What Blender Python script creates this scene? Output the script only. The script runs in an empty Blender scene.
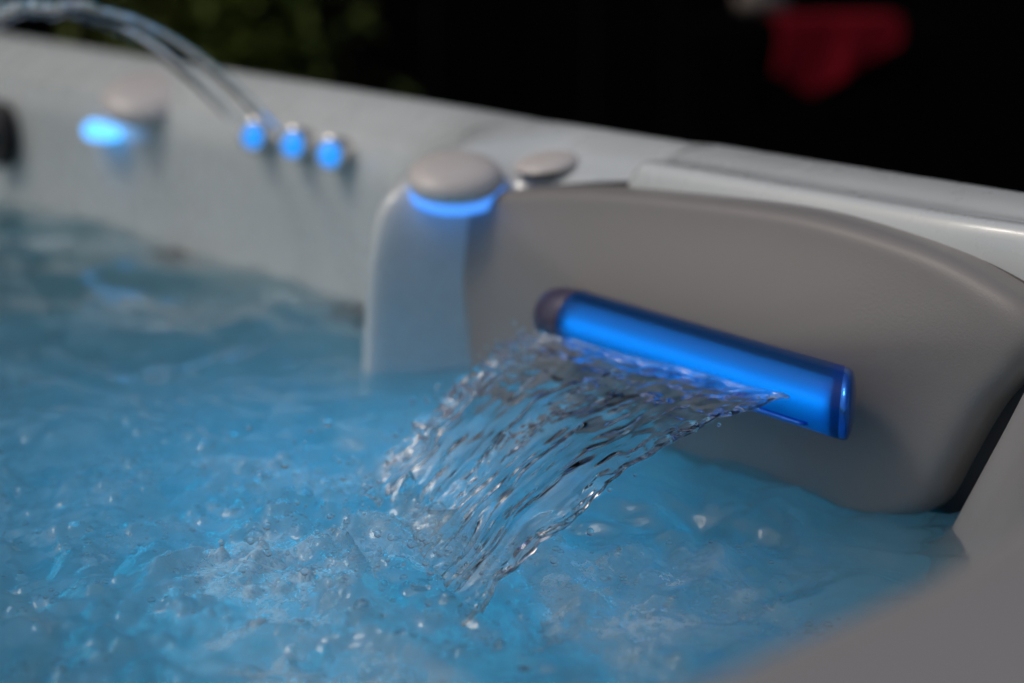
import bpy, math, random
import numpy as np
from mathutils import Vector
random.seed(7)
rng = np.random.default_rng(11)
scene = bpy.context.scene
COL = scene.collection

# ------------------------------------------------------------------ frame of the tub
# s runs along the long wall (towards the right/near end), n runs outward from the
# tub to that wall, z is up with the still water at 0.  Metres.
WD = np.array([-.637, .771, 0.0])
ND = np.array([-.771, -.637, 0.0])
def P(s, n, z):
    s = np.asarray(s, float); n = np.asarray(n, float); z = np.asarray(z, float)
    s, n, z = np.broadcast_arrays(s, n, z)
    return s[..., None] * -WD + n[..., None] * -ND + z[..., None] * np.array([0, 0, 1.0])
GROUND_Z = -.78

# ------------------------------------------------------------------ noise
_perm = rng.permutation(256); _perm = np.concatenate([_perm, _perm, _perm])
_g = rng.normal(size=(256, 3)); _g /= np.linalg.norm(_g, axis=1)[:, None]
def perlin(x, y, z=0.0):
    x, y, z = np.broadcast_arrays(np.asarray(x, float), np.asarray(y, float), np.asarray(z, float))
    xi = np.floor(x).astype(int); yi = np.floor(y).astype(int); zi = np.floor(z).astype(int)
    xf = x - xi; yf = y - yi; zf = z - zi
    xi &= 255; yi &= 255; zi &= 255
    fu = xf**3*(xf*(xf*6-15)+10); fv = yf**3*(yf*(yf*6-15)+10); fw = zf**3*(zf*(zf*6-15)+10)
    def gr(i, j, k):
        h = _perm[_perm[_perm[(xi+i) & 255] + ((yi+j) & 255)] + ((zi+k) & 255)]
        g = _g[h]
        return g[..., 0]*(xf-i) + g[..., 1]*(yf-j) + g[..., 2]*(zf-k)
    L = lambda a, b, t: a + (b-a)*t
    return 1.5*L(L(L(gr(0,0,0), gr(1,0,0), fu), L(gr(0,1,0), gr(1,1,0), fu), fv),
                 L(L(gr(0,0,1), gr(1,0,1), fu), L(gr(0,1,1), gr(1,1,1), fu), fv), fw)
def fbm(x, y, z=0.0, o=3):
    a = 1.0; r = 0.0
    for k in range(o):
        r = r + a*perlin(x*2.03**k + 7.1*k, y*2.03**k - 3.3*k, z + 5.7*k); a *= .5
    return r
def sstep(a, b, x):
    t = np.clip((x-a)/(b-a), 0, 1); return t*t*(3-2*t)

# ------------------------------------------------------------------ object helpers
def link(name, verts, faces, mat, parent=None, origin=None, smooth=True):
    """one mesh object; verts in world coordinates"""
    verts = np.asarray(verts, float).reshape(-1, 3)
    if origin is None: origin = verts.mean(axis=0)
    origin = np.asarray(origin, float)
    me = bpy.data.meshes.new(name)
    me.from_pydata([tuple(v) for v in verts - origin], [], [tuple(int(i) for i in f) for f in faces])
    me.update()
    if smooth: me.polygons.foreach_set('use_smooth', [True]*len(me.polygons))
    o = bpy.data.objects.new(name, me); COL.objects.link(o)
    if mat: me.materials.append(mat)
    if parent is not None:
        o.parent = parent
        po = Vector((0, 0, 0)); q = parent
        while q: po = po + q.location; q = q.parent
        o.location = Vector(origin) - po
    else:
        o.location = origin
    return o
def tag(o, label=None, cat=None, group=None, kind=None):
    if label: o['label'] = label
    if cat: o['category'] = cat
    if group: o['group'] = group
    if kind: o['kind'] = kind
    return o
def empty(name, loc):
    o = bpy.data.objects.new(name, None); COL.objects.link(o); o.location = tuple(loc); o.empty_display_size = .05
    return o
def fixnormals(o):
    import bmesh
    bm = bmesh.new(); bm.from_mesh(o.data)
    bmesh.ops.recalc_face_normals(bm, faces=bm.faces[:]); bm.to_mesh(o.data); bm.free()
    return o
def gridfaces(a, b, wrap=False, off=0):
    f = []
    for i in range(a-1):
        for j in range(b if wrap else b-1):
            k = (j+1) % b
            f.append((off+i*b+j, off+i*b+k, off+(i+1)*b+k, off+(i+1)*b+j))
    return f
def basis(ax):
    ax = np.asarray(ax, float); ax = ax/np.linalg.norm(ax)
    t = np.array([0, 0, 1.0]) if abs(ax[2]) < .9 else np.array([1.0, 0, 0])
    e1 = np.cross(t, ax); e1 /= np.linalg.norm(e1); e2 = np.cross(ax, e1)
    return ax, e1, e2
def lathe(c, ax, prof, seg=48):
    """prof: (radius, height along axis) from one end to the other"""
    ax, e1, e2 = basis(ax); c = np.asarray(c, float)
    V = []; 
    a = np.linspace(0, 2*math.pi, seg, endpoint=False)
    for r, h in prof:
        V.append(c + ax*h + r*(np.cos(a)[:, None]*e1 + np.sin(a)[:, None]*e2))
    V = np.concatenate(V); n = len(prof)
    F = gridfaces(n, seg, True)
    F.append(tuple(range(seg))[::-1]); F.append(tuple((n-1)*seg + k for k in range(seg)))
    return V, F
def tube(pts, rad, seg=14):
    pts = np.asarray(pts, float); rad = np.broadcast_to(rad, (len(pts),))
    T = np.gradient(pts, axis=0); T /= np.linalg.norm(T, axis=1)[:, None]
    _, e1, e2 = basis(T[0]); V = []
    a = np.linspace(0, 2*math.pi, seg, endpoint=False)
    for p, t, r in zip(pts, T, rad):
        e1 = e1 - t*(e1@t); e1 /= np.linalg.norm(e1); e2 = np.cross(t, e1)
        V.append(p + r*(np.cos(a)[:, None]*e1 + np.sin(a)[:, None]*e2))
    V = np.concatenate(V); F = gridfaces(len(pts), seg, True)
    F.append(tuple(range(seg))[::-1]); F.append(tuple((len(pts)-1)*seg+k for k in range(seg)))
    return V, F
def box(lo, hi, fr=None):
    """box in s,n,z coordinates"""
    V = [P(s, n, z) for z in (lo[2], hi[2]) for n in (lo[1], hi[1]) for s in (lo[0], hi[0])]
    F = [(0,1,3,2),(4,6,7,5),(0,4,5,1),(2,3,7,6),(0,2,6,4),(1,5,7,3)]
    return np.array(V), F
def joinm(parts):
    V = []; F = []; k = 0
    for v, f in parts:
        v = np.asarray(v); V.append(v); F += [tuple(i+k for i in q) for q in f]; k += len(v)
    return np.concatenate(V), F
def bevel(o, w, seg=3):
    m = o.modifiers.new('bevel', 'BEVEL'); m.width = w; m.segments = seg; m.limit_method = 'ANGLE'
    return o
def subsurf(o, l=1):
    m = o.modifiers.new('subsurf', 'SUBSURF'); m.levels = l; m.render_levels = l
    return o
def catmull(pts, n):
    pts = np.asarray(pts, float)
    d = np.concatenate([[0], np.cumsum(np.linalg.norm(np.diff(pts[:, :2], axis=0), axis=1))])
    return pts, d

# ------------------------------------------------------------------ materials
def newmat(name):
    m = bpy.data.materials.new(name); m.use_nodes = True
    nt = m.node_tree
    return m, nt, nt.nodes['Principled BSDF'], nt.nodes['Material Output']
def N(nt, t, **kw):
    n = nt.nodes.new(t)
    for k, v in kw.items():
        if k in n.inputs: n.inputs[k].default_value = v
        else: setattr(n, k, v)
    return n
def coordnoise(nt, scale, detail=4, rough=.6):
    tc = N(nt, 'ShaderNodeTexCoord'); ns = N(nt, 'ShaderNodeTexNoise')
    ns.inputs['Scale'].default_value = scale; ns.inputs['Detail'].default_value = detail
    ns.inputs['Roughness'].default_value = rough
    nt.links.new(tc.outputs['Object'], ns.inputs['Vector'])
    return ns
def solid(name, col, rough=.5, metal=0, coat=0, var=.12, scale=30, bump=0, bscale=200, spec=.5):
    m, nt, b, out = newmat(name)
    ns = coordnoise(nt, scale); mx = N(nt, 'ShaderNodeMix', data_type='RGBA')
    mx.inputs[6].default_value = tuple(c*(1-var) for c in col)+(1,)
    mx.inputs[7].default_value = tuple(min(1, c*(1+var)) for c in col)+(1,)
    nt.links.new(ns.outputs['Fac'], mx.inputs[0]); nt.links.new(mx.outputs[2], b.inputs['Base Color'])
    b.inputs['Metallic'].default_value = metal; b.inputs['Coat Weight'].default_value = coat
    b.inputs['Coat Roughness'].default_value = .08; b.inputs['Specular IOR Level'].default_value = spec
    r2 = coordnoise(nt, scale*1.7, 5); mr = N(nt, 'ShaderNodeMapRange')
    mr.inputs['To Min'].default_value = max(.02, rough-.1); mr.inputs['To Max'].default_value = min(1, rough+.1)
    nt.links.new(r2.outputs['Fac'], mr.inputs['Value']); nt.links.new(mr.outputs[0], b.inputs['Roughness'])
    if bump:
        n2 = coordnoise(nt, bscale, 3); bp = N(nt, 'ShaderNodeBump')
        bp.inputs['Strength'].default_value = bump; bp.inputs['Distance'].default_value = .002
        nt.links.new(n2.outputs['Fac'], bp.inputs['Height']); nt.links.new(bp.outputs[0], b.inputs['Normal'])
    return m
def emitter(name, col, strength, edge=None):
    m, nt, b, out = newmat(name)
    b.inputs['Base Color'].default_value = (.1, .2, .35, 1); b.inputs['Roughness'].default_value = .2
    b.inputs['Emission Color'].default_value = tuple(col)+(1,); b.inputs['Emission Strength'].default_value = strength
    return m

def acrylic_mat():
    """wet pearl-grey acrylic: fine speckle, thin film of water with beads"""
    m, nt, b, out = newmat('pearl_acrylic')
    n1 = coordnoise(nt, 8, 5); n2 = coordnoise(nt, 900, 2)
    mx = N(nt, 'ShaderNodeMix', data_type='RGBA'); mx.inputs[6].default_value = (.50, .53, .52, 1); mx.inputs[7].default_value = (.60, .62, .60, 1)
    nt.links.new(n1.outputs['Fac'], mx.inputs[0])
    m2 = N(nt, 'ShaderNodeMix', data_type='RGBA', blend_type='MULTIPLY'); m2.inputs[0].default_value = .3
    nt.links.new(mx.outputs[2], m2.inputs[6]); nt.links.new(n2.outputs['Color'], m2.inputs[7])
    nt.links.new(mx.outputs[2], b.inputs['Base Color'])
    b.inputs['Coat Weight'].default_value = .6; b.inputs['Coat Roughness'].default_value = .12
    n3 = coordnoise(nt, 14, 6, .7)
    mr = N(nt, 'ShaderNodeMapRange'); mr.inputs['From Min'].default_value = .35; mr.inputs['From Max'].default_value = .65
    mr.inputs['To Min'].default_value = .16; mr.inputs['To Max'].default_value = .42
    nt.links.new(n3.outputs['Fac'], mr.inputs['Value']); nt.links.new(mr.outputs[0], b.inputs['Roughness'])
    tc = N(nt, 'ShaderNodeTexCoord'); vo = N(nt, 'ShaderNodeTexVoronoi'); vo.inputs['Scale'].default_value = 75
    nt.links.new(tc.outputs['Object'], vo.inputs['Vector'])
    dr = N(nt, 'ShaderNodeMapRange'); dr.inputs['From Min'].default_value = .06; dr.inputs['From Max'].default_value = .2
    dr.inputs['To Min'].default_value = 1; dr.inputs['To Max'].default_value = 0
    nt.links.new(vo.outputs['Distance'], dr.inputs['Value'])
    n4 = coordnoise(nt, 9, 4, .7); gate = N(nt, 'ShaderNodeMapRange'); gate.inputs['From Min'].default_value = .52; gate.inputs['From Max'].default_value = .62
    nt.links.new(n4.outputs['Fac'], gate.inputs['Value'])
    mu = N(nt, 'ShaderNodeMath', operation='MULTIPLY'); nt.links.new(dr.outputs[0], mu.inputs[0]); nt.links.new(gate.outputs[0], mu.inputs[1])
    n5 = coordnoise(nt, 30, 5); ad = N(nt, 'ShaderNodeMath', operation='MULTIPLY_ADD'); ad.inputs[1].default_value = .35
    nt.links.new(n5.outputs['Fac'], ad.inputs[0]); nt.links.new(mu.outputs[0], ad.inputs[2])
    bp = N(nt, 'ShaderNodeBump'); bp.inputs['Strength'].default_value = .35; bp.inputs['Distance'].default_value = .0015
    nt.links.new(ad.outputs[0], bp.inputs['Height']); nt.links.new(bp.outputs[0], b.inputs['Coat Normal']); nt.links.new(bp.outputs[0], b.inputs['Normal'])
    return m

def water_mat(name, volume=False, foam=False):
    m, nt, b, out = newmat(name)
    b.inputs['Base Color'].default_value = (1, 1, 1, 1); b.inputs['Transmission Weight'].default_value = 1
    b.inputs['Roughness'].default_value = .0; b.inputs['IOR'].default_value = 1.333
    if volume:
        b.inputs['Roughness'].default_value = .02
        sc = N(nt, 'ShaderNodeVolumeScatter'); sc.inputs['Color'].default_value = (.70, .91, 1, 1); sc.inputs['Density'].default_value = VOL_SC
        sc.inputs['Anisotropy'].default_value = .2
        ab = N(nt, 'ShaderNodeVolumeAbsorption'); ab.inputs['Color'].default_value = (.0, .78, .95, 1); ab.inputs['Density'].default_value = VOL_AB
        ad = N(nt, 'ShaderNodeAddShader'); nt.links.new(sc.outputs[0], ad.inputs[0]); nt.links.new(ab.outputs[0], ad.inputs[1])
        nt.links.new(ad.outputs[0], out.inputs['Volume'])
        n2 = coordnoise(nt, 260, 3); n3 = coordnoise(nt, 70, 4)
        ad2 = N(nt, 'ShaderNodeMath', operation='MULTIPLY_ADD'); ad2.inputs[1].default_value = .12
        nt.links.new(n2.outputs['Fac'], ad2.inputs[0]); nt.links.new(n3.outputs['Fac'], ad2.inputs[2])
        bp = N(nt, 'ShaderNodeBump'); bp.inputs['Strength'].default_value = .16; bp.inputs['Distance'].default_value = .002
        nt.links.new(ad2.outputs[0], bp.inputs['Height']); nt.links.new(bp.outputs[0], b.inputs['Normal'])
    if foam:
        at = N(nt, 'ShaderNodeAttribute', attribute_name='foam')
        tc = N(nt, 'ShaderNodeTexCoord'); vo = N(nt, 'ShaderNodeTexVoronoi', feature='DISTANCE_TO_EDGE'); vo.inputs['Scale'].default_value = 190
        nz = coordnoise(nt, 45, 5, .65)
        mxv = N(nt, 'ShaderNodeVectorMath', operation='MULTIPLY_ADD'); mxv.inputs[1].default_value = (.03, .03, .03)
        nt.links.new(nz.outputs['Color'], mxv.inputs[0]); nt.links.new(tc.outputs['Object'], mxv.inputs[2]); nt.links.new(mxv.outputs[0], vo.inputs['Vector'])
        ed = N(nt, 'ShaderNodeMapRange'); ed.inputs['From Min'].default_value = 0; ed.inputs['From Max'].default_value = .45; ed.inputs['To Min'].default_value = .75; ed.inputs['To Max'].default_value = .15
        nt.links.new(vo.outputs['Distance'], ed.inputs['Value'])
        k = N(nt, 'ShaderNodeMapRange'); k.inputs['From Min'].default_value = .30; k.inputs['From Max'].default_value = .75
        nt.links.new(nz.outputs['Fac'], k.inputs['Value'])
        sf = N(nt, 'ShaderNodeMath', operation='ADD'); sf.inputs[1].default_value = .12; nt.links.new(ed.outputs[0], sf.inputs[0]); ed = sf
        m1 = N(nt, 'ShaderNodeMath', operation='MULTIPLY'); nt.links.new(ed.outputs[0], m1.inputs[0]); nt.links.new(k.outputs[0], m1.inputs[1])
        m2 = N(nt, 'ShaderNodeMath', operation='MULTIPLY', use_clamp=True); nt.links.new(m1.outputs[0], m2.inputs[0]); nt.links.new(at.outputs['Fac'], m2.inputs[1])
        df = N(nt, 'ShaderNodeBsdfDiffuse'); df.inputs['Color'].default_value = (.80, .90, .94, 1)
        tr = N(nt, 'ShaderNodeBsdfTranslucent'); tr.inputs['Color'].default_value = (.84, .92, .94, 1)
        h = N(nt, 'ShaderNodeMixShader'); h.inputs[0].default_value = .35; nt.links.new(df.outputs[0], h.inputs[1]); nt.links.new(tr.outputs[0], h.inputs[2])
        mx = N(nt, 'ShaderNodeMixShader'); nt.links.new(m2.outputs[0], mx.inputs[0]); nt.links.new(b.outputs[0], mx.inputs[1]); nt.links.new(h.outputs[0], mx.inputs[2])
        nt.links.new(mx.outputs[0], out.inputs['Surface'])
    return m

VOL_SC = 12.0; VOL_AB = 6.0
M = {}
M['acrylic'] = acrylic_mat()
M['panel'] = solid('satin_grey_plastic', (.215, .20, .188), .42, var=.05, scale=6, bump=.12, bscale=900)
M['cap'] = solid('warm_grey_cap_plastic', (.60, .55, .51), .35, var=.05, scale=30)
M['black'] = solid('black_rubber', (.012, .008, .008), .5, var=.2)
M['redwood'] = solid('dark_red_plastic', (.05, .010, .007), .45, var=.2)
M['steel'] = solid('brushed_steel', (.72, .68, .64), .22, metal=1, var=.05)
M['cabinet'] = solid('dark_cabinet', (.02, .018, .016), .6, var=.3)
M['blue_lens'] = emitter('blue_lit_lens', (.006, .30, 1.0), 1.05)
M['blue_glow'] = emitter('blue_lit_skirt', (.07, .30, 1.0), 1.1)
M['blue_hot'] = emitter('bright_blue_lit_skirt', (.08, .42, 1.0), 2.2)
M['led'] = emitter('led_strip', (.006, .46, 1.0), 9)
M['water'] = water_mat('tub_water', True, True)
M['sheet'] = water_mat('clear_water')
M['jet'] = water_mat('clear_jet_water')
# blue tinted tube of the spout: gloss over translucent plastic
m, nt, b, out = newmat('blue_tinted_tube'); M['tube'] = m
gl = N(nt, 'ShaderNodeBsdfTranslucent'); gl.inputs['Color'].default_value = (.10, .50, .95, 1)
b.inputs['Base Color'].default_value = (.002, .045, .16, 1); b.inputs['Roughness'].default_value = .16; b.inputs['Metallic'].default_value = .0
b.inputs['Specular IOR Level'].default_value = .2; b.inputs['Coat Weight'].default_value = .04; b.inputs['Coat Roughness'].default_value = .05
nn = coordnoise(nt, 120, 3); bp = N(nt, 'ShaderNodeBump'); bp.inputs['Strength'].default_value = .08; bp.inputs['Distance'].default_value = .001
nt.links.new(nn.outputs['Fac'], bp.inputs['Height']); nt.links.new(bp.outputs[0], b.inputs['Normal'])
mx = N(nt, 'ShaderNodeMixShader'); mx.inputs[0].default_value = .5
nt.links.new(b.outputs[0], mx.inputs[1]); nt.links.new(gl.outputs[0], mx.inputs[2]); nt.links.new(mx.outputs[0], out.inputs['Surface'])
M['tubecap'] = solid('blue_chrome', (.03, .16, .62), .14, metal=.9, var=.1, scale=60, bump=.1, bscale=300)
M['endcap'] = solid('dull_violet_cap', (.055, .045, .085), .3, var=.1)
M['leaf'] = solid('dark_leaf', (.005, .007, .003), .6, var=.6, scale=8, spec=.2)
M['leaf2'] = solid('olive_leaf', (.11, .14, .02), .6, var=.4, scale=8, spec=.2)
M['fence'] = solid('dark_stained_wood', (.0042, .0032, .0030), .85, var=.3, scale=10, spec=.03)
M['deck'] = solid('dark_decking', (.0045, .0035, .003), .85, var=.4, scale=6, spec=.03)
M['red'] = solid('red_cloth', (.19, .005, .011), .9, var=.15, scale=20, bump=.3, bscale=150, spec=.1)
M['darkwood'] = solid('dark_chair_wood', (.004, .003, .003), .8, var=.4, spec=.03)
M['pale'] = solid('weathered_grey_wood', (.16, .13, .11), .8, var=.3, scale=12, spec=.2)

# ------------------------------------------------------------------ HOT TUB
tub = empty('hot_tub', P(-1.2, .2, GROUND_Z))
tag(tub, 'pearl grey acrylic hot tub with blue lit fittings, full of bubbling water', 'hot tub')
# stations: inner wall (s, n), outer rim edge (s, n), raised-rim weight
ST = [(-2.20,-.45,-2.31,-.45,0,0),(-2.20,.30,-2.31,.40,0,0),(-2.17,.55,-2.30,.68,0,0),(-2.08,.68,-2.20,.768,0,0),(-1.90,.715,-1.95,.78,0,0),
 (-1.50,.72,-1.50,.78,0,0),(-1.20,.72,-1.20,.78,0,0),(-1.03,.715,-1.04,.78,0,0),(-.965,.705,-.985,.78,0,0),(-.935,.67,-.95,.78,0,0),
 (-.917,.630,-.925,.78,0,0),(-.902,.620,-.91,.78,0,0),(-.886,.642,-.89,.78,0,0),(-.866,.676,-.868,.78,0,0),(-.85,.695,-.85,.78,0,0),
 (-.80,.70,-.80,.78,0,0),(-.755,.70,-.755,.78,0,0),(-.738,.70,-.738,.78,1,0),(-.60,.70,-.60,.78,1,0),(-.505,.70,-.49,.78,1,0),(-.475,.704,-.44,.78,1,.4),(-.4435,.703,-.39,.78,1,1),(-.440,.692,-.37,.78,1,1),(-.436,.676,-.34,.78,1,1),(-.414,.654,-.28,.775,1,.9),
 (-.38,.602,-.18,.75,1,.5),(-.325,.53,-.125,.66,1,.2),(-.277,.45,-.105,.54,1,0),(-.248,.35,-.10,.42,1,0),(-.241,.25,-.10,.28,1,0),(-.237,.0,-.10,.0,1,0),(-.237,-.45,-.10,-.45,1,0)]
ST = np.array(ST)
def resample(A, step=.008):
    """Catmull-Rom through the rows, spaced by the mean of inner/outer chord"""
    out = []
    for i in range(len(A)-1):
        p0 = A[max(i-1, 0)]; p1 = A[i]; p2 = A[i+1]; p3 = A[min(i+2, len(A)-1)]
        d = np.linalg.norm(p2[:2]-p1[:2]); big = max(d, np.linalg.norm(p2[2:4]-p1[2:4]))
        st = step if (p1[0] > -1.7 and abs(p1[1]) > .2) else .03
        if -.48 <= p1[0] <= -.41 and p1[1] > .6: st = .0025
        k = max(2, int(big/st))
        d01 = max(1e-4, np.linalg.norm(p1[:2]-p0[:2]))**.5; d12 = max(1e-4, d)**.5; d23 = max(1e-4, np.linalg.norm(p3[:2]-p2[:2]))**.5
        m1 = (p2-p1) + d12*((p1-p0)/d01 - (p2-p0)/(d01+d12)) if i > 0 else (p2-p1)
        m2 = (p2-p1) + d12*((p3-p2)/d23 - (p3-p1)/(d12+d23)) if i < len(A)-2 else (p2-p1)
        for j in range(k):
            t = j/k; h1 = 2*t**3-3*t**2+1; h2 = t**3-2*t**2+t; h3 = -2*t**3+3*t**2; h4 = t**3-t**2
            v = h1*p1+h2*m1+h3*p2+h4*m2; v[4:] = p1[4:]+(p2[4:]-p1[4:])*(t*t*(3-2*t)); out.append(v)
    out.append(A[-1]); return np.array(out)
PATH = resample(ST)
#         (t left, z left, t right, z right)   t: 0 inner wall .. 1 outer edge
PROF = [(-.5,-.50,-.5,-.50),(-.25,-.20,-.25,-.20),(-.06,-.05,-.06,-.05),(0,.03,0,.03),(.0,.080,.0,.09),(.02,.104,.005,.122),(.07,.117,.03,.138),(.15,.1245,.08,.1465),(.22,.128,.13,.149),(.30,.1315,.19,.1495),
        (.42,.136,.36,.1475),(.56,.1405,.46,.1472),(.70,.1455,.56,.1505),(.80,.149,.74,.1525),(.90,.1515,.9,.1535),(.97,.1515,.97,.1525),(1.03,.147,1.03,.147),(1.06,.135,1.06,.135),(1.06,.08,1.06,.08),(1.0,.05,1.0,.05)]
ROUND = {3: (0, .022), 4: (.05, .072), 5: (.12, .098), 6: (.20, .111), 7: (.29, .1195), 8: (.37, .1245), 9: (.45, .129), 10: (.53, .1335)}
V = []
for row in PATH:
    I = row[:2]; O = row[2:4]; w = row[4]
    rw = (1-w)*(.35+.15*float(sstep(-.97, -.93, row[0])*sstep(-.84, -.86, row[0])))
    for k_, (tl, zl, tr, zr) in enumerate(PROF):
        if k_ in ROUND: tl += (ROUND[k_][0]-tl)*rw; zl += (ROUND[k_][1]-zl)*rw
        t = tl+(tr-tl)*w; z = zl+(zr-zl)*w
        if t < 0:
            d = (O-I)/np.linalg.norm(O-I); q = I + d*t*.10
        else: q = I + (O-I)*t
        q = q + np.array([row[5]*.42*(max(z, -.05)-.085)*max(0, 1-max(t, 0)*4), 0])
        V.append(P(q[0], q[1], z))
shell = link('shell', np.array(V), gridfaces(len(PATH), len(PROF)), M['acrylic'], tub, P(-1.2, .2, 0))
M['shaded_acrylic'] = solid('shaded_warm_grey_acrylic', (.27, .257, .247), .4, var=.05, scale=6)  # shade on near rim and corner wall, painted in as darker acrylic
shell.data.materials.append(M['shaded_acrylic'])
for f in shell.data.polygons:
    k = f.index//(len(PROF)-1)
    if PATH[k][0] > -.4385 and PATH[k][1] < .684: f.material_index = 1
subsurf(shell, 1)
so = shell.modifiers.new('solid', 'SOLIDIFY'); so.thickness = .006; so.offset = -1
fixnormals(shell)
# floor of the tub and outer cabinet
link('tub_floor', *box((-2.25, -.45, -.52), (-.23, .74, -.49)), M['acrylic'], tub, smooth=False)
cab = []
for (a, b_) in (((-2.29, .757, GROUND_Z), (-.25, .779, .07)), ((-2.29, -.45, GROUND_Z), (-2.26, .72, .07)), ((-.14, -.45, GROUND_Z), (-.115, .60, .07))):
    cab.append(box(a, b_))
link('cabinet', *joinm(cab), M['cabinet'], tub, smooth=False)

# ---- filter cover panel that carries the waterfall
OUT = [(-.881,.060),(-.8815,.080),(-.879,.098),(-.868,.111),(-.846,.118),(-.789,.128),(-.735,.134),(-.669,.1385),(-.62,.141),(-.581,.1415),(-.541,.139),(-.503,.1345),(-.472,.127),(-.446,.117),(-.4365,.104),(-.4445,.087),(-.461,.064),(-.475,.032),(-.484,.010),(-.497,-.001),(-.52,-.009),(-.58,-.018),(-.66,-.025),(-.75,-.025),(-.83,-.02),(-.855,-.008),(-.866,.02)]
def closed_spline(pts, k):
    pts = np.array(pts); n = len(pts); o = []
    for i in range(n):
        p0, p1, p2, p3 = pts[i-1], pts[i], pts[(i+1) % n], pts[(i+2) % n]
        for j in range(k):
            t = j/k
            o.append(.5*((2*p1)+(-p0+p2)*t+(2*p0-5*p1+4*p2-p3)*t*t+(-p0+3*p1-3*p2+p3)*t**3))
    return np.array(o)
ol = closed_spline(OUT, 4); cen = np.array([-.655, .058])
rings = [1.0, 1.0, .995, .985, .965, .935, .89, .83, .74, .62, .48, .32, .15]
def panel_front(q):
    """outline plane leans back; centre bulges inward (towards smaller n)"""
    return .674 + .12*q[..., 1]
V = []
for i, r in enumerate(rings):
    q = cen + (ol-cen)*r
    if i == 0: n_ = panel_front(q) + .03
    else:
        edge = 1-r
        rb = .012*np.sqrt(np.clip(1-(1-np.clip(edge/.07, 0, 1))**2, 0, 1))
        n_ = panel_front(q) + .006 - rb - .020*sstep(0, 1, edge*1.15)**.8
    V.append(P(q[:, 0], q[:, 1]*0 + n_, q[:, 1]))
V.append(P(cen[0], panel_front(cen)+.006-.012-.020, cen[1])[None])
V = np.concatenate(V); k = len(ol)
F = gridfaces(len(rings), k, True); e = len(rings)*k
F += [((len(rings)-1)*k+j, (len(rings)-1)*k+(j+1) % k, e) for j in range(k)]
pan = link('filter_cover', V, F, M['panel'], tub, P(-.655, .68, .06)); fixnormals(pan); subsurf(pan, 1)
# dark gap at the right of the cover: the filter opening behind it
V = []
q1 = cen + (ol-cen)*.93; q2 = cen+(ol-cen)*1.0 + np.array([.016, 0])*(sstep(-.52, -.47, ol[:, 0])*sstep(.115, .08, ol[:, 1]))[:, None]
rows = [P(q1[:, 0], panel_front(q1)+.016, q1[:, 1]), P(q2[:, 0], panel_front(q2)+.014, q2[:, 1]), P(q2[:, 0], panel_front(q2)+.05, q2[:, 1])]
link('gasket', np.concatenate(rows), gridfaces(3, k, True), M['black'], tub)
link('filter_opening', *box((-.474, .698, -.04), (-.450, .72, .05)), M['redwood'], tub, smooth=False)

# ---- waterfall spout: blue lit tube
AX0 = P(-.742, .646, .063); AX1 = P(-.514, .641, .0615)
ax = AX1-AX0; Ls = np.linalg.norm(ax)
sp = empty('waterfall_spout', (0, 0, 0)); sp.parent = tub; c0 = (AX0+AX1)/2; sp.location = Vector(c0)-tub.location
TR = .0178
axu, e1, e2 = basis(ax)
def spout_lathe(prof, seg=72, caps=(False, False)):
    """like lathe, but the right end is cut aslant so that the front runs on further"""
    V = []; a = np.linspace(0, 2*math.pi, seg, endpoint=False)
    for r, h in prof:
        ring = r*(np.cos(a)[:, None]*e1 + np.sin(a)[:, None]*e2)
        k = sstep(.3, .9, h/Ls)*.74
        V.append(AX0 + axu*(h + k*(ring@ND))[:, None] + ring)
    V = np.concatenate(V); F = gridfaces(len(prof), seg, True)
    if caps[0]: F.append(tuple(range(seg))[::-1])
    if caps[1]: F.append(tuple((len(prof)-1)*seg+q for q in range(seg)))
    return V, F
link('spout_tube', *spout_lathe([(TR, h) for h in np.linspace(.020, Ls-.004, 24)]), M['tube'], sp)
link('end_cap', *spout_lathe([(.004, -.006), (.012, -.005), (.0155, -.001), (.0175, .006), (.0181, .014), (.0182, .021), (.0178, .0225)], caps=(True, True)), M['endcap'], sp)
link('end_cap', *spout_lathe([(.0174, Ls-.010), (.0177, Ls-.0045), (.0179, Ls-.003), (.0176, Ls-.001), (.0166, Ls+.0010), (.013, Ls+.0026), (.008, Ls+.0036), (.002, Ls+.004)], caps=(True, True)), M['tubecap'], sp)
# LED rod inside, towards the front and a little above the middle
def rod(off_in, off_up, r, a, b_):
    p0 = AX0 + ax/Ls*a; p1 = AX0 + ax/Ls*b_
    o = ND*off_in + np.array([0, 0, off_up])
    return tube(np.linspace(p0+o, p1+o, 6), r, 10)
link('led_strip', *rod(.0132, .0030, .0010, .030, Ls+.004), M['led'], sp)
for up, nm in ((.0096, 'shade_baffle'),):  # unseen plate added to keep LED light off the tube's top
    rr = math.sqrt(.0172**2-up*up); q = []
    for h in (.029, Ls-.006):
        for i_ in (-.6*rr, .78*rr):
            for dz in (-.0004, .0004):
                q.append(AX0+axu*(h+(.74*i_ if h > .1 else 0))+ND*i_+np.array([0, 0, up+dz]))
    fixnormals(link(nm, np.array(q), [(0,1,3,2),(4,5,7,6),(0,1,5,4),(2,3,7,6),(0,2,6,4),(1,3,7,5)], M['black'], sp, smooth=False))
# bottom lip with the slot the water leaves through
lip = []
for (a, dz) in ((0, 0),):
    pp = []
    for s_ in np.linspace(0, 1, 40):
        c = AX0+ax*(.04+.90*s_)
        pp.append([c+ND*.0140+np.array([0,0,-.0095]), c+ND*.0190+np.array([0,0,-.0095]), c+ND*.0190+np.array([0,0,-.0106]), c+ND*.0130+np.array([0,0,-.0112])])
    pp = np.array(pp).reshape(-1, 3); F = gridfaces(40, 4, True); F += [(0,1,2,3),(159,158,157,156)]
fixnormals(link('slot_lip', pp, F, M['tubecap'], sp))

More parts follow.
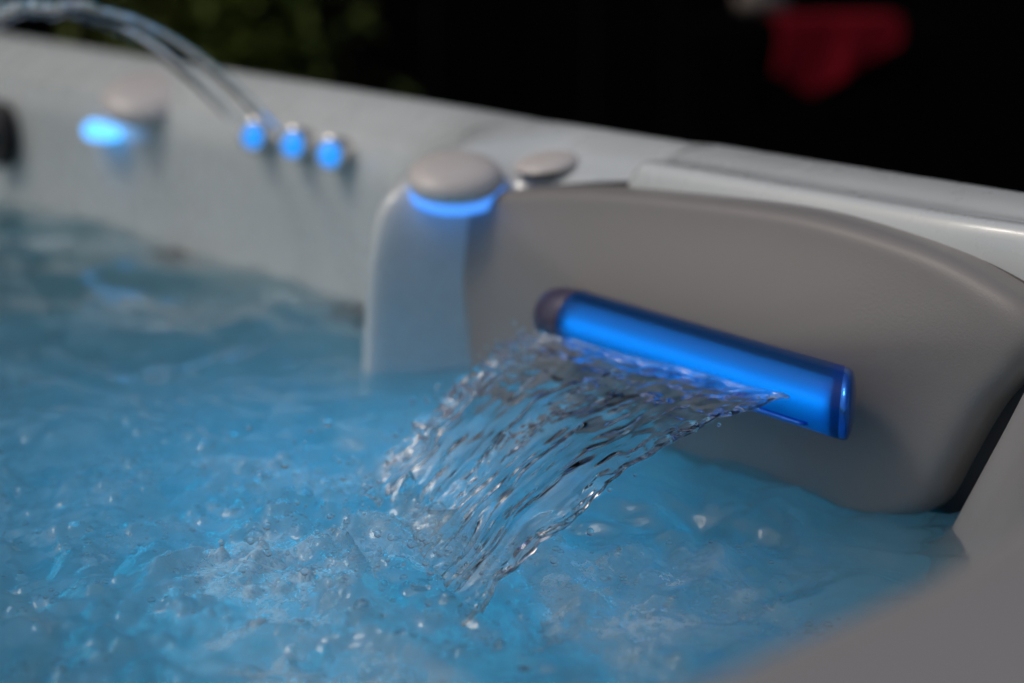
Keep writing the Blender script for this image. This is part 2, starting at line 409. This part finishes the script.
# ---- control knobs and lights on the ledge
def knob(s, n, z, r, h, ax, lit, name='control_knob', skirt=True):
    k = empty(name, (0, 0, 0)); k.parent = tub; c = P(s, n, z); k.location = Vector(c)-tub.location
    pr = [(r*.96, 0), (r, .003), (r, h*.35), (r*.97, h*.55), (r*.86, h*.78), (r*.66, h*.92), (r*.35, h*.99), (r*.05, h)]
    V, F = lathe(c, ax, pr, 56); link('knob_cap', V, F, M['cap'], k)
    if skirt:
        V, F = lathe(c, ax, [(r*.86, -.0095), (r*.95, -.0085), (r*.97, -.0005), (r*.5, -.0002)], 56)
        link('light_skirt', V, F, M[lit], k)
    return k
tilt = np.array([.0, -.28, 1.0])
knob(-.874, .674, .1205, .0315, .015, tilt, 'blue_glow')
knob(-.842, .726, .1305, .022, .007, ND*.2+np.array([0, 0, 1.0]), 'blue_glow', skirt=False)
kk = knob(-1.405, .735, .116, .045, .020, np.array([.0, -.35, 0])+np.array([0, 0, 1.0]), 'blue_hot', skirt=False)
V, F = lathe((0, 0, 0), (0, 0, 1), [(.030*math.sin(a), .030*math.cos(a)) for a in np.linspace(.08, math.pi-.08, 14)], 36)
cL = P(-1.457, .710, .088); V = cL + V[:, :1]*axu*1.0 + V[:, 1:2]*ND*.45 + V[:, 2:]*np.array([0, 0, 1.])*(.24+.18*sstep(.0, -.026, V[:, :1]))
link('light_lens', V, F, M['blue_hot'], kk)

# ---- three blue lit jet nozzles
def nozzle(s, n, z):
    k = empty('jet_nozzle', (0, 0, 0)); k.parent = tub; c = P(s, n, z); k.location = Vector(c)-tub.location
    ax = ND*.85 - WD*.42 + np.array([0, 0, .12])
    V, F = lathe(c, ax, [(.0128, -.022), (.0132, -.004), (.0140, .0), (.0140, .005), (.0130, .0085), (.0097, .0085), (.0094, .005)], 40); link('collar', V, F, M['steel'], k)
    V, F = lathe(c, ax, [(.0092, .002), (.0092, .0085), (.0086, .0100), (.0065, .0115), (.003, .0132), (.0005, .0133)], 40); link('lens', V, F, M['blue_lens'], k)
    return k
NOZ = [(-1.190, .716, .1135), (-1.131, .716, .1135), (-1.076, .714, .1125)]
for a in NOZ: nozzle(*a)
# dark ringed discs on the recessed wall, the last above the water line
def wall_disc(s, n, z, r, ax):
    c = P(s, n, z)
    V, F = lathe(c, ax, [(r, -.012), (r, .004), (r*.9, .008), (r*.72, .008), (r*.68, -.004), (r*.3, -.004), (r*.28, .006), (r*.1, .008)], 36)
    return link('dark_wall_disc', V, F, M['black'], tub)
wall_disc(-1.04, .700, -.032, .024, ND)
wall_disc(-1.33, .705, -.030, .026, ND)
wall_disc(-1.70, .708, .06, .034, ND)

# ------------------------------------------------------------------ WATER SURFACE
IA = np.array([-.702, .486]); IB = np.array([-.549, .429])      # line the sheet falls on
def seg_dist(s, n):
    d = IB-IA; L2 = d@d
    t = np.clip(((s-IA[0])*d[0]+(n-IA[1])*d[1])/L2, 0, 1)
    return np.hypot(s-(IA[0]+t*d[0]), n-(IA[1]+t*d[1])), t
def axis_grid(lo, hi, a, b_, fine, coarse):
    x = [lo]
    while x[-1] < hi:
        c = x[-1]
        d = 0 if a <= c <= b_ else (a-c if c < a else c-b_)
        x.append(c + min(coarse, fine+d*.06))
    return np.array(x)
gs = axis_grid(-2.26, -.20, -.98, -.42, .0014, .02); gn = axis_grid(-.45, .755, .22, .70, .0014, .02)
Sg, Ng = np.meshgrid(gs, gn, indexing='ij')
D, Tt = seg_dist(Sg, Ng)
turb = np.exp(-(D/.11)**2)
# side of the sheet towards the tub's middle / left is rougher than the sheltered pool by the wall
inner = sstep(.52, .40, Ng)
leftlow = inner*sstep(-.95, -.70, Sg)
# domain warp
w1 = fbm(Sg*6, Ng*6, 1.3, 2)*.05; w2 = fbm(Sg*6+9, Ng*6+4, 2.3, 2)*.05
Sw = Sg+w1; Nw = Ng+w2
pool = np.exp(-(((Sg+.57)/.09)**2 + ((Ng-.56)/.07)**2))
Z = .0070*fbm(Sw*9, Nw*9, .2, 2) + .0034*fbm(Sw*26, Nw*28, 3.1, 2)
Z += (.35+.65*inner)*.0016*fbm(Sw*62, Nw*62, 6.1, 2)
Z += turb*(.0100*fbm(Sw*22+3, Nw*22, 8.4, 2) + .0022*fbm(Sw*58, Nw*58, 2.9, 2))
Z += leftlow*.0042*fbm(Sw*36, Nw*36, 4.4, 2)
Z += pool*(.0085*fbm(Sw*27+5, Nw*27, 7.4, 2) + .0026*fbm(Sw*60+5, Nw*60, 1.4, 2))
# rings pushed out from the fall
Z += .0028*np.cos((D-.02)*2*math.pi/.036 + 3*w1/.05)*np.exp(-D/.10)
# long swells in the far part
Z += .016*sstep(-.80, -1.05, Sg)*fbm(Sg*5.5, Ng*8, 9.0, 2)
# mound of displaced water in front of the sheet
Z += .004*np.exp(-((D-.045)/.028)**2)*inner
# bubbles riding at the surface: domes pushed up in the water itself
def domes(cnt, pick, rlo, rhi):
    global Z
    c = 0
    while c < cnt:
        s_, n_ = pick(); r = rlo + (rhi-rlo)*random.random()**3
        i0, i1 = np.searchsorted(gs, [s_-r, s_+r]); j0, j1 = np.searchsorted(gn, [n_-r, n_+r])
        c += 1
        if i1-i0 < 2 or j1-j0 < 2: continue
        d2 = (Sg[i0:i1, j0:j1]-s_)**2 + (Ng[i0:i1, j0:j1]-n_)**2
        Z[i0:i1, j0:j1] += .8*np.sqrt(np.clip(r*r-d2, 0, None))
def near_fall():
    t = random.random(); a = random.gauss(0, .055); b_ = random.gauss(-.03, .05)
    q = IA+(IB-IA)*(t*1.5-.25); return q[0]+a, q[1]+b_
def left_field():
    return random.uniform(-.90, -.50), random.uniform(.22, .46)
def right_field():
    return random.gauss(-.50, .035), random.gauss(.50, .05)
domes(260, near_fall, .002, .006); domes(420, left_field, .0015, .0055); domes(200, right_field, .0013, .0035)
# foam cover
Fm = turb*1.0*sstep(-.25, .6, fbm(Sw*16, Nw*16, 5.5, 3))
band = np.exp(-((D-.085)/.03)**2)*inner*sstep(-.1, .5, fbm(Sw*10, Nw*10, 7.7, 2))
patch = np.exp(-(((Sg+.50)/.05)**2 + ((Ng-.515)/.05)**2))*sstep(-.2, .5, fbm(Sw*25, Nw*25, 1.7, 3))
far = sstep(-.84, -1.0, Sg)*sstep(.15, .7, fbm(Sg*6, Ng*11, 3.9, 3))*.7
Fm = np.clip(.7*Fm + 1.0*band + .55*patch + 1.3*far + .25*leftlow*sstep(.1, .7, fbm(Sw*20, Nw*20, 9.9, 3)), 0, 1)
na, nb = Sg.shape
top = P(Sg, Ng, Z).reshape(-1, 3)
# closed body: bottom copy of the border
border = [(i, 0) for i in range(na)] + [(na-1, j) for j in range(1, nb)] + [(i, nb-1) for i in range(na-2, -1, -1)] + [(0, j) for j in range(nb-2, 0, -1)]
bi = [i*nb+j for i, j in border]
low = top[bi].copy(); low[:, 2] = -.485
Vw = np.concatenate([top, low]); Fw = gridfaces(na, nb); o0 = len(top); nbord = len(bi)
for q in range(nbord):
    r = (q+1) % nbord; Fw.append((bi[q], o0+q, o0+r, bi[r]))
Fw.append(tuple(o0+q for q in range(nbord)))
wat = link('water', Vw, Fw, M['water'], None, (0, 0, 0)); fixnormals(wat)
tag(wat, 'turquoise bubbling hot tub water with foam round the falling sheet', 'water', kind='structure')
att = wat.data.attributes.new('foam', 'FLOAT', 'POINT')
att.data.foreach_set('value', np.concatenate([Fm.reshape(-1), np.zeros(nbord)]).astype(np.float32))

# ------------------------------------------------------------------ BUBBLES floating on the water (thin films)
m, nt, b, out = newmat('bubble_film'); M['film'] = m
tr = N(nt, 'ShaderNodeBsdfTransparent'); gls = N(nt, 'ShaderNodeBsdfGlossy'); gls.inputs['Roughness'].default_value = .03
lw = N(nt, 'ShaderNodeFresnel'); lw.inputs['IOR'].default_value = 1.33
ml = N(nt, 'ShaderNodeMath', operation='MULTIPLY', use_clamp=True); ml.inputs[1].default_value = .55; nt.links.new(lw.outputs[0], ml.inputs[0])
mx = N(nt, 'ShaderNodeMixShader'); nt.links.new(ml.outputs[0], mx.inputs[0]); nt.links.new(tr.outputs[0], mx.inputs[1]); nt.links.new(gls.outputs[0], mx.inputs[2])
nt.links.new(mx.outputs[0], out.inputs['Surface'])
def bubble_at(s_, n_, r):
    i = min(max(np.searchsorted(gs, s_), 0), len(gs)-1); j = min(max(np.searchsorted(gn, n_), 0), len(gn)-1)
    c = P(s_, n_, Z[i, j]-r*.25)
    seg = 12 if r < .003 else 18
    return lathe(c, (0, 0, 1), [(r*math.cos(a), r*math.sin(a)) for a in np.linspace(.0, 1.5, 7)], seg)
bub = []
cents = [(random.uniform(-.88, -.48), random.uniform(.24, .47)) for _ in range(46)] + [near_fall() for _ in range(46)] + [right_field() for _ in range(14)]
for c_ in cents:
    for _ in range(random.randint(10, 30)):
        r = .0005+.0017*random.random()**3
        bub.append(bubble_at(c_[0]+random.gauss(0, .012), c_[1]+random.gauss(0, .012), r))
for _ in range(12): q = near_fall(); bub.append(bubble_at(q[0], q[1]-.03, random.uniform(.003, .006)))
bv, bf = joinm(bub)
tag(link('bubbles', bv, bf, M['film'], None, (0, 0, 0)), 'clusters of small bubbles floating on the churning water', 'bubbles', kind='stuff')

# ------------------------------------------------------------------ WATERFALL SHEET
def sheet_mesh(NU=230, NT=250):
    u = np.linspace(0, 1, NU)[None, :]; t = np.linspace(0, 1.04, NT)[:, None]
    u, t = np.broadcast_arrays(u, t)
    s0 = -.735+.200*u; n0 = .6215+0*u; z0 = .0575+.006*u
    s1 = IA[0]+(IB[0]-IA[0])*u; n1 = IA[1]+(IB[1]-IA[1])*u + .008*np.sin(u*math.pi)
    s = s0+(s1-s0)*(t*1.35-.35*t*t); n = n0+(n1-n0)*t
    z = z0*(1-t**2) + .006*t*(1-t)*4*.35
    # ragged edges
    ew = np.exp(-(u/.05)**2) - np.exp(-((1-u)/.05)**2)
    s = s + (np.abs(u-.5)*2)**3*.010*t*fbm(t*7, 0*t+3+np.round(u)*11, .5, 3)
    # broad folds of the sheet
    pos = P(s, n, z)
    du = np.gradient(pos, axis=1); dt = np.gradient(pos, axis=0)
    nr = np.cross(du, dt); nr /= np.linalg.norm(nr, axis=2)[..., None]
    wx = u*.2; ty = t*.17                                  # metres across / along
    sh = wx - .012*fbm(t*3, u*2, 4, 2)
    fold = .0040*(.25+t)*fbm(sh*36, ty*14, .3, 3)
    cross_r = .0017*(1-sstep(.1, .7, t))*fbm(sh*38+2, ty*75, 1.9, 2)
    sh2 = sh + .010*fbm(ty*22, sh*40, 5.2, 2)
    st1 = .0010*(.35+.8*t)*fbm(sh2*95, ty*40+3, 2.2, 4); st2 = .0010*(.35+.8*t)*fbm(sh2*95+40, ty*40+9, 6.2, 4)
    clus = sstep(.05, .6, fbm(sh*26, ty*9, 8.8, 2))      # bundles of streaks between smooth windows
    ru = 1.3*np.exp(-((u-.045)/.06)**2)+.8*np.exp(-((u-.975)/.035)**2)+.6*np.exp(-((u-.55+.12*t)/.04)**2)*sstep(.1, .4, t)
    wid = np.clip(.55+.9*fbm(ty*30, u*5, 3.3, 2), .1, 1.6)
    lump = .0030*np.clip(fbm(sh2*42+7, ty*34, 5.9, 2), -.4, 1)*(.4+.7*t)
    th = .0022+np.clip(lump, -.0008, None)+.0026*ru*wid*(.7+.4*t)
    bead = ru*.0034*(.55+.75*t)*fbm(ty*70, sh*140, 12.0, 3)
    k = .06+.94*np.clip(clus+ru, 0, 1)
    taper = np.sqrt(np.clip(1-(2*u-1)**20, 0, 1))
    fr = fold + cross_r + (th*.5+st1*k*.5+np.abs(bead))*taper; bk = fold + cross_r*.4 - (th*.5+st2*k*.5+np.abs(bead))*taper
    A = pos+nr*fr[..., None]; B = pos+nr*bk[..., None]
    V = np.concatenate([A.reshape(-1, 3), B.reshape(-1, 3)]); F = gridfaces(NT, NU); o = NT*NU
    F += [(d+o, c+o, b_+o, a+o) for (a, b_, c, d) in gridfaces(NT, NU)]
    for i in range(NT-1):
        F.append((i*NU, (i+1)*NU, o+(i+1)*NU, o+i*NU)); a = i*NU+NU-1; c = (i+1)*NU+NU-1; F.append((a, o+a, o+c, c))
    for j in range(NU-1):
        F.append((j, o+j, o+j+1, j+1)); a = (NT-1)*NU+j; F.append((a, a+1, o+a+1, o+a))
    return V, F
V, F = sheet_mesh()
fall = link('waterfall', V, F, M['sheet'], None, P(-.63, .55, 0)); fixnormals(fall)
tag(fall, 'clear rippling sheet of water pouring from the blue lit spout', 'waterfall')

# ------------------------------------------------------------------ ARCHING JETS
def arc(nz, rise, run, ds, seed):
    s, n, z = nz
    T = np.linspace(0, 1.35, 150)
    base = n-.012
    ss = s-ds*T; nn_ = base-run*T; zz = z+.004+rise*(2*T-T*T)
    pts = P(ss, nn_, zz); r = .0040+.0016*T + .0026*sstep(.5, 1.1, T)*fbm(T*16, 0*T+seed, .5, 3)+.0004*fbm(T*40, 0*T+seed*2, 3.5, 2)
    wob = .003*sstep(.4, 1.2, T)
    pts = pts + np.stack([wob*fbm(T*9, 0*T+seed, 2.), wob*fbm(T*9, 0*T+seed+5, 4.), 1.5*wob*fbm(T*9, 0*T+seed+9, 6.)], axis=1)
    return tube(pts, np.clip(r, .0012, None), 16)
for i, (a, lab) in enumerate(zip(NOZ[:2], ('thin arching water jet rising from the leftmost of the three blue nozzles', 'thin arching water jet rising from the middle one of the three blue nozzles'))):
    V, F = arc(a, .108, .18, .012, 3.3+i*8.1)
    o = link('water_jet', V, F, M['jet'], None, P(*a)); fixnormals(o)
    tag(o, lab, 'water jet', 'arching jets from the blue nozzles')

# ------------------------------------------------------------------ DROPLETS thrown up round the fall
parts = []
def ball(c, r):
    V, F = lathe(c, (0, 0, 1), [(r*math.sin(a), -r*math.cos(a)) for a in (.25, .8, 1.3, 1.85, 2.4, 2.9)], 10); return V, F
for _ in range(150):
    t = random.random(); q = IA+(IB-IA)*t
    s_ = q[0]+random.gauss(0, .045); n_ = q[1]+random.gauss(-.02, .04); z_ = abs(random.gauss(0, .012))+.006
    parts.append(ball(P(s_, n_, z_), .0006+.0016*random.random()**2))
for _ in range(40):   # along the two free edges of the sheet
    t = random.random(); far = random.random() < .6
    a = (-.735, .6215, .0575, IA) if far else (-.535, .6215, .0635, IB)
    s_ = a[0]+(a[3][0]-a[0])*t + random.gauss(-.004 if far else .003, .003); n_ = a[1]+(a[3][1]-a[1])*t; z_ = a[2]*(1-t*t)+.003+random.gauss(0, .003)
    parts.append(ball(P(s_, n_, z_), .0006+.0012*random.random()**2))
sprayV, sprayF = joinm(parts)
tag(link('spray', sprayV, sprayF, M['jet'], None, P(-.63, .45, 0)), 'fine water droplets thrown up where the sheet hits the pool', 'spray', kind='stuff')

# ------------------------------------------------------------------ SURROUNDINGS (dark, far out of focus)
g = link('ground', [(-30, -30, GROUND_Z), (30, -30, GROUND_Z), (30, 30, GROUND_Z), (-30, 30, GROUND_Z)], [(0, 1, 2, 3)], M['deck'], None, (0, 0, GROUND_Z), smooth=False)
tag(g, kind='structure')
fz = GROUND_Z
fn = empty('sky_block_screen', (-.2, 4.3, fz)); tag(fn, 'black stained timber screen far behind the hot tub, raised tall to block sky reflections', 'screen')  # upper boards out of view, raised to block sky reflected in the water
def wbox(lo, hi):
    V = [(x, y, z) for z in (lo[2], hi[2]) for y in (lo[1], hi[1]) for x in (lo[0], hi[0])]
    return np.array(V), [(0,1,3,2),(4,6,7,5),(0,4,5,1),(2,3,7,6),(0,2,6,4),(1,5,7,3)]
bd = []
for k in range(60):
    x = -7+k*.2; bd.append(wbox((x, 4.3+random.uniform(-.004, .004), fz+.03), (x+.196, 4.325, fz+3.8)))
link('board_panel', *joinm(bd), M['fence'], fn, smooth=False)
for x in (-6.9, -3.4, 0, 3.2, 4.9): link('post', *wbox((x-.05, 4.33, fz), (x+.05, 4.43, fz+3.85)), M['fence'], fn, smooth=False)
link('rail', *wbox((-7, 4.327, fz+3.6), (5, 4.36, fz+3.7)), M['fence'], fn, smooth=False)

def shrub(x, y, h, w, nl, mat, label):
    e = empty('shrub', (x, y, fz)); tag(e, label, 'shrub')
    st = []
    for k in range(9):
        a = random.uniform(0, 6.28); tip = np.array([x+math.cos(a)*w*.6*random.random(), y+math.sin(a)*w*.4, fz+h*random.uniform(.6, .95)])
        b0 = np.array([x+random.uniform(-.05, .05), y+random.uniform(-.05, .05), fz]); mid = (b0+tip)/2+np.array([random.uniform(-.06, .06), random.uniform(-.06, .06), .05])
        tt = np.linspace(0, 1, 8)[:, None]; st.append(tube((1-tt)**2*b0+2*tt*(1-tt)*mid+tt*tt*tip, np.linspace(.014, .004, 8), 6))
    link('stem', *joinm(st), M['darkwood'], e)
    V = []; F = []
    cl = [(np.array([x+random.gauss(0, w*.4), y+random.gauss(0, w*.3), fz+h*random.uniform(.3, 1.0)]), random.uniform(.06, .15)) for _ in range(45)]
    for k in range(nl):
        c, r = random.choice(cl); p = c+np.array([random.gauss(0, r) for _ in range(3)])
        p[2] = max(p[2], fz+.03)
        d = np.array([random.gauss(0, 1), random.gauss(0, 1), random.gauss(-.2, .6)]); d /= np.linalg.norm(d); _, a1, a2 = basis(d)
        L = random.uniform(.04, .075); wd = L*.28; b0 = len(V)
        V += [p, p+d*L*.5+a1*wd+a2*.006, p+d*L, p+d*L*.5-a1*wd+a2*.006]; F.append((b0, b0+1, b0+2, b0+3))
    link('foliage', V, F, mat, e, smooth=False)
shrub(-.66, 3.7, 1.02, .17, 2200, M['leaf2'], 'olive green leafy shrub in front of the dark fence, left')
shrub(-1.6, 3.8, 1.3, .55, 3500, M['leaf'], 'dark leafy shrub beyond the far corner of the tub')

# garden chair with a red towel over its back
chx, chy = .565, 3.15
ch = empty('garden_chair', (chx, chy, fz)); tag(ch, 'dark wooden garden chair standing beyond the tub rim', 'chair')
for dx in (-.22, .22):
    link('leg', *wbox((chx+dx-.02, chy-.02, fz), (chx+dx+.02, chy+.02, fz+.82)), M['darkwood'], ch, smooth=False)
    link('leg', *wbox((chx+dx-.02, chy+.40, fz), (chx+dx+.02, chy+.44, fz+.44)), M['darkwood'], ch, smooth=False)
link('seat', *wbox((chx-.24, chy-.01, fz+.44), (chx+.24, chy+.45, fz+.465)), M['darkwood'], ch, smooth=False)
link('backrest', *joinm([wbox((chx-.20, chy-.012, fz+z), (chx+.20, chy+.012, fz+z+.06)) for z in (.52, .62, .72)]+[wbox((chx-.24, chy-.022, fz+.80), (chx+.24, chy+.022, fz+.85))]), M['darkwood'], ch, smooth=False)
def towel():
    NU, NV = 40, 44; V = []
    for i in range(NU):
        u = i/(NU-1)
        for j in range(NV):
            v = j/(NV-1)*2-1          # -1 back hem .. 1 front hem
            fold = .006*math.sin(u*11+v*2)+.003*math.sin(u*23+1)
            drop = .165-.10*abs(u-.32)*1.6 if v > 0 else .12
            a = abs(v); y = (.034+.012*a+fold*a)*(-1 if v > 0 else 1)
            z = fz+.862-max(0, a-.12)*drop
            if a < .12: y *= a/.12
            V.append((chx+.02+(u-.5)*.225+.01*math.sin(v*3), chy+y, z))
    return V, gridfaces(NU, NV)
tw = link('towel', *towel(), M['red'], None, (chx, chy, fz+.86)); s_ = tw.modifiers.new('thick', 'SOLIDIFY'); s_.thickness = .008
tag(tw, 'red towel folded over the back of the dark chair', 'towel')
pl = empty('garden_post', (.40, 3.2, fz)); tag(pl, 'weathered pale wooden post standing left of the red towel', 'post')
link('shaft', *wbox((.44, 3.18, fz), (.485, 3.225, fz+.86)), M['darkwood'], pl, smooth=False)
V, F = lathe((.4625, 3.2025, fz+.86), (0, 0, 1), [(.03, 0), (.05, .01), (.05, .03), (.03, .05), (.045, .08), (.05, .11), (.03, .14), (.005, .15)], 20)
link('finial', V, F, M['pale'], pl)

# ------------------------------------------------------------------ LIGHT
w = bpy.data.worlds.new('World'); scene.world = w; w.use_nodes = True; nt = w.node_tree
sky = nt.nodes.new('ShaderNodeTexSky'); sky.sky_type = 'NISHITA'; sky.sun_disc = False
SUN_EL, SUN_AZ = math.radians(55), math.radians(-92)     # azimuth clockwise from +Y
sky.sun_elevation = SUN_EL; sky.sun_rotation = SUN_AZ; sky.dust_density = 4; sky.air_density = 1.2; sky.ozone_density = 1
bg = nt.nodes['Background']; bg.inputs['Strength'].default_value = .088
nt.links.new(sky.outputs[0], bg.inputs['Color'])
sd = bpy.data.lights.new('sun', 'SUN'); sd.energy = .55; sd.angle = math.radians(13); sd.color = (1, .95, .88)
sun = bpy.data.objects.new('sun', sd); COL.objects.link(sun)
dv = Vector((math.sin(SUN_AZ)*math.cos(SUN_EL), math.cos(SUN_AZ)*math.cos(SUN_EL), math.sin(SUN_EL)))
sun.rotation_euler = dv.to_track_quat('Z', 'Y').to_euler(); sun.location = (0, 0, 4)
# the tub's own underwater lamps (blue LEDs)
def lamp(s, n, z, e, r=.09, col=(.01, .57, 1)):
    d = bpy.data.lights.new('underwater_lamp', 'POINT'); d.energy = e; d.color = col; d.shadow_soft_size = r
    o = bpy.data.objects.new('underwater_lamp', d); COL.objects.link(o); o.location = P(s, n, z)
lamp(-1.30, .35, -.34, 3.0, .16); lamp(-.62, .05, -.36, 5.5, .18); lamp(-.84, .56, -.35, 38, .16); lamp(-.45, .45, -.36, 8.5, .16)

# ------------------------------------------------------------------ CAMERA
cd = bpy.data.cameras.new('camera'); cam = bpy.data.objects.new('camera', cd); COL.objects.link(cam); scene.camera = cam
cd.sensor_width = 36; cd.lens = 36*1700/1024; cd.clip_start = .01; cd.clip_end = 200
cam.location = (0, 0, .31); cam.rotation_euler = (math.radians(90)-math.atan(456.5/1700), 0, 0)
cd.dof.use_dof = True; cd.dof.focus_distance = .80; cd.dof.aperture_fstop = 3.4; cd.dof.aperture_blades = 0

# ------------------------------------------------------------------ RENDER
scene.render.engine = 'CYCLES'; c = scene.cycles
c.use_denoising = True; c.max_bounces = 24; c.transmission_bounces = 20; c.glossy_bounces = 8; c.diffuse_bounces = 5; c.volume_bounces = 4; c.transparent_max_bounces = 16
c.caustics_refractive = True; c.caustics_reflective = True; c.blur_glossy = .4; c.sample_clamp_indirect = 6
vs = scene.view_settings; vs.view_transform = 'Standard'; vs.look = 'None'; vs.exposure = 0; vs.gamma = 1
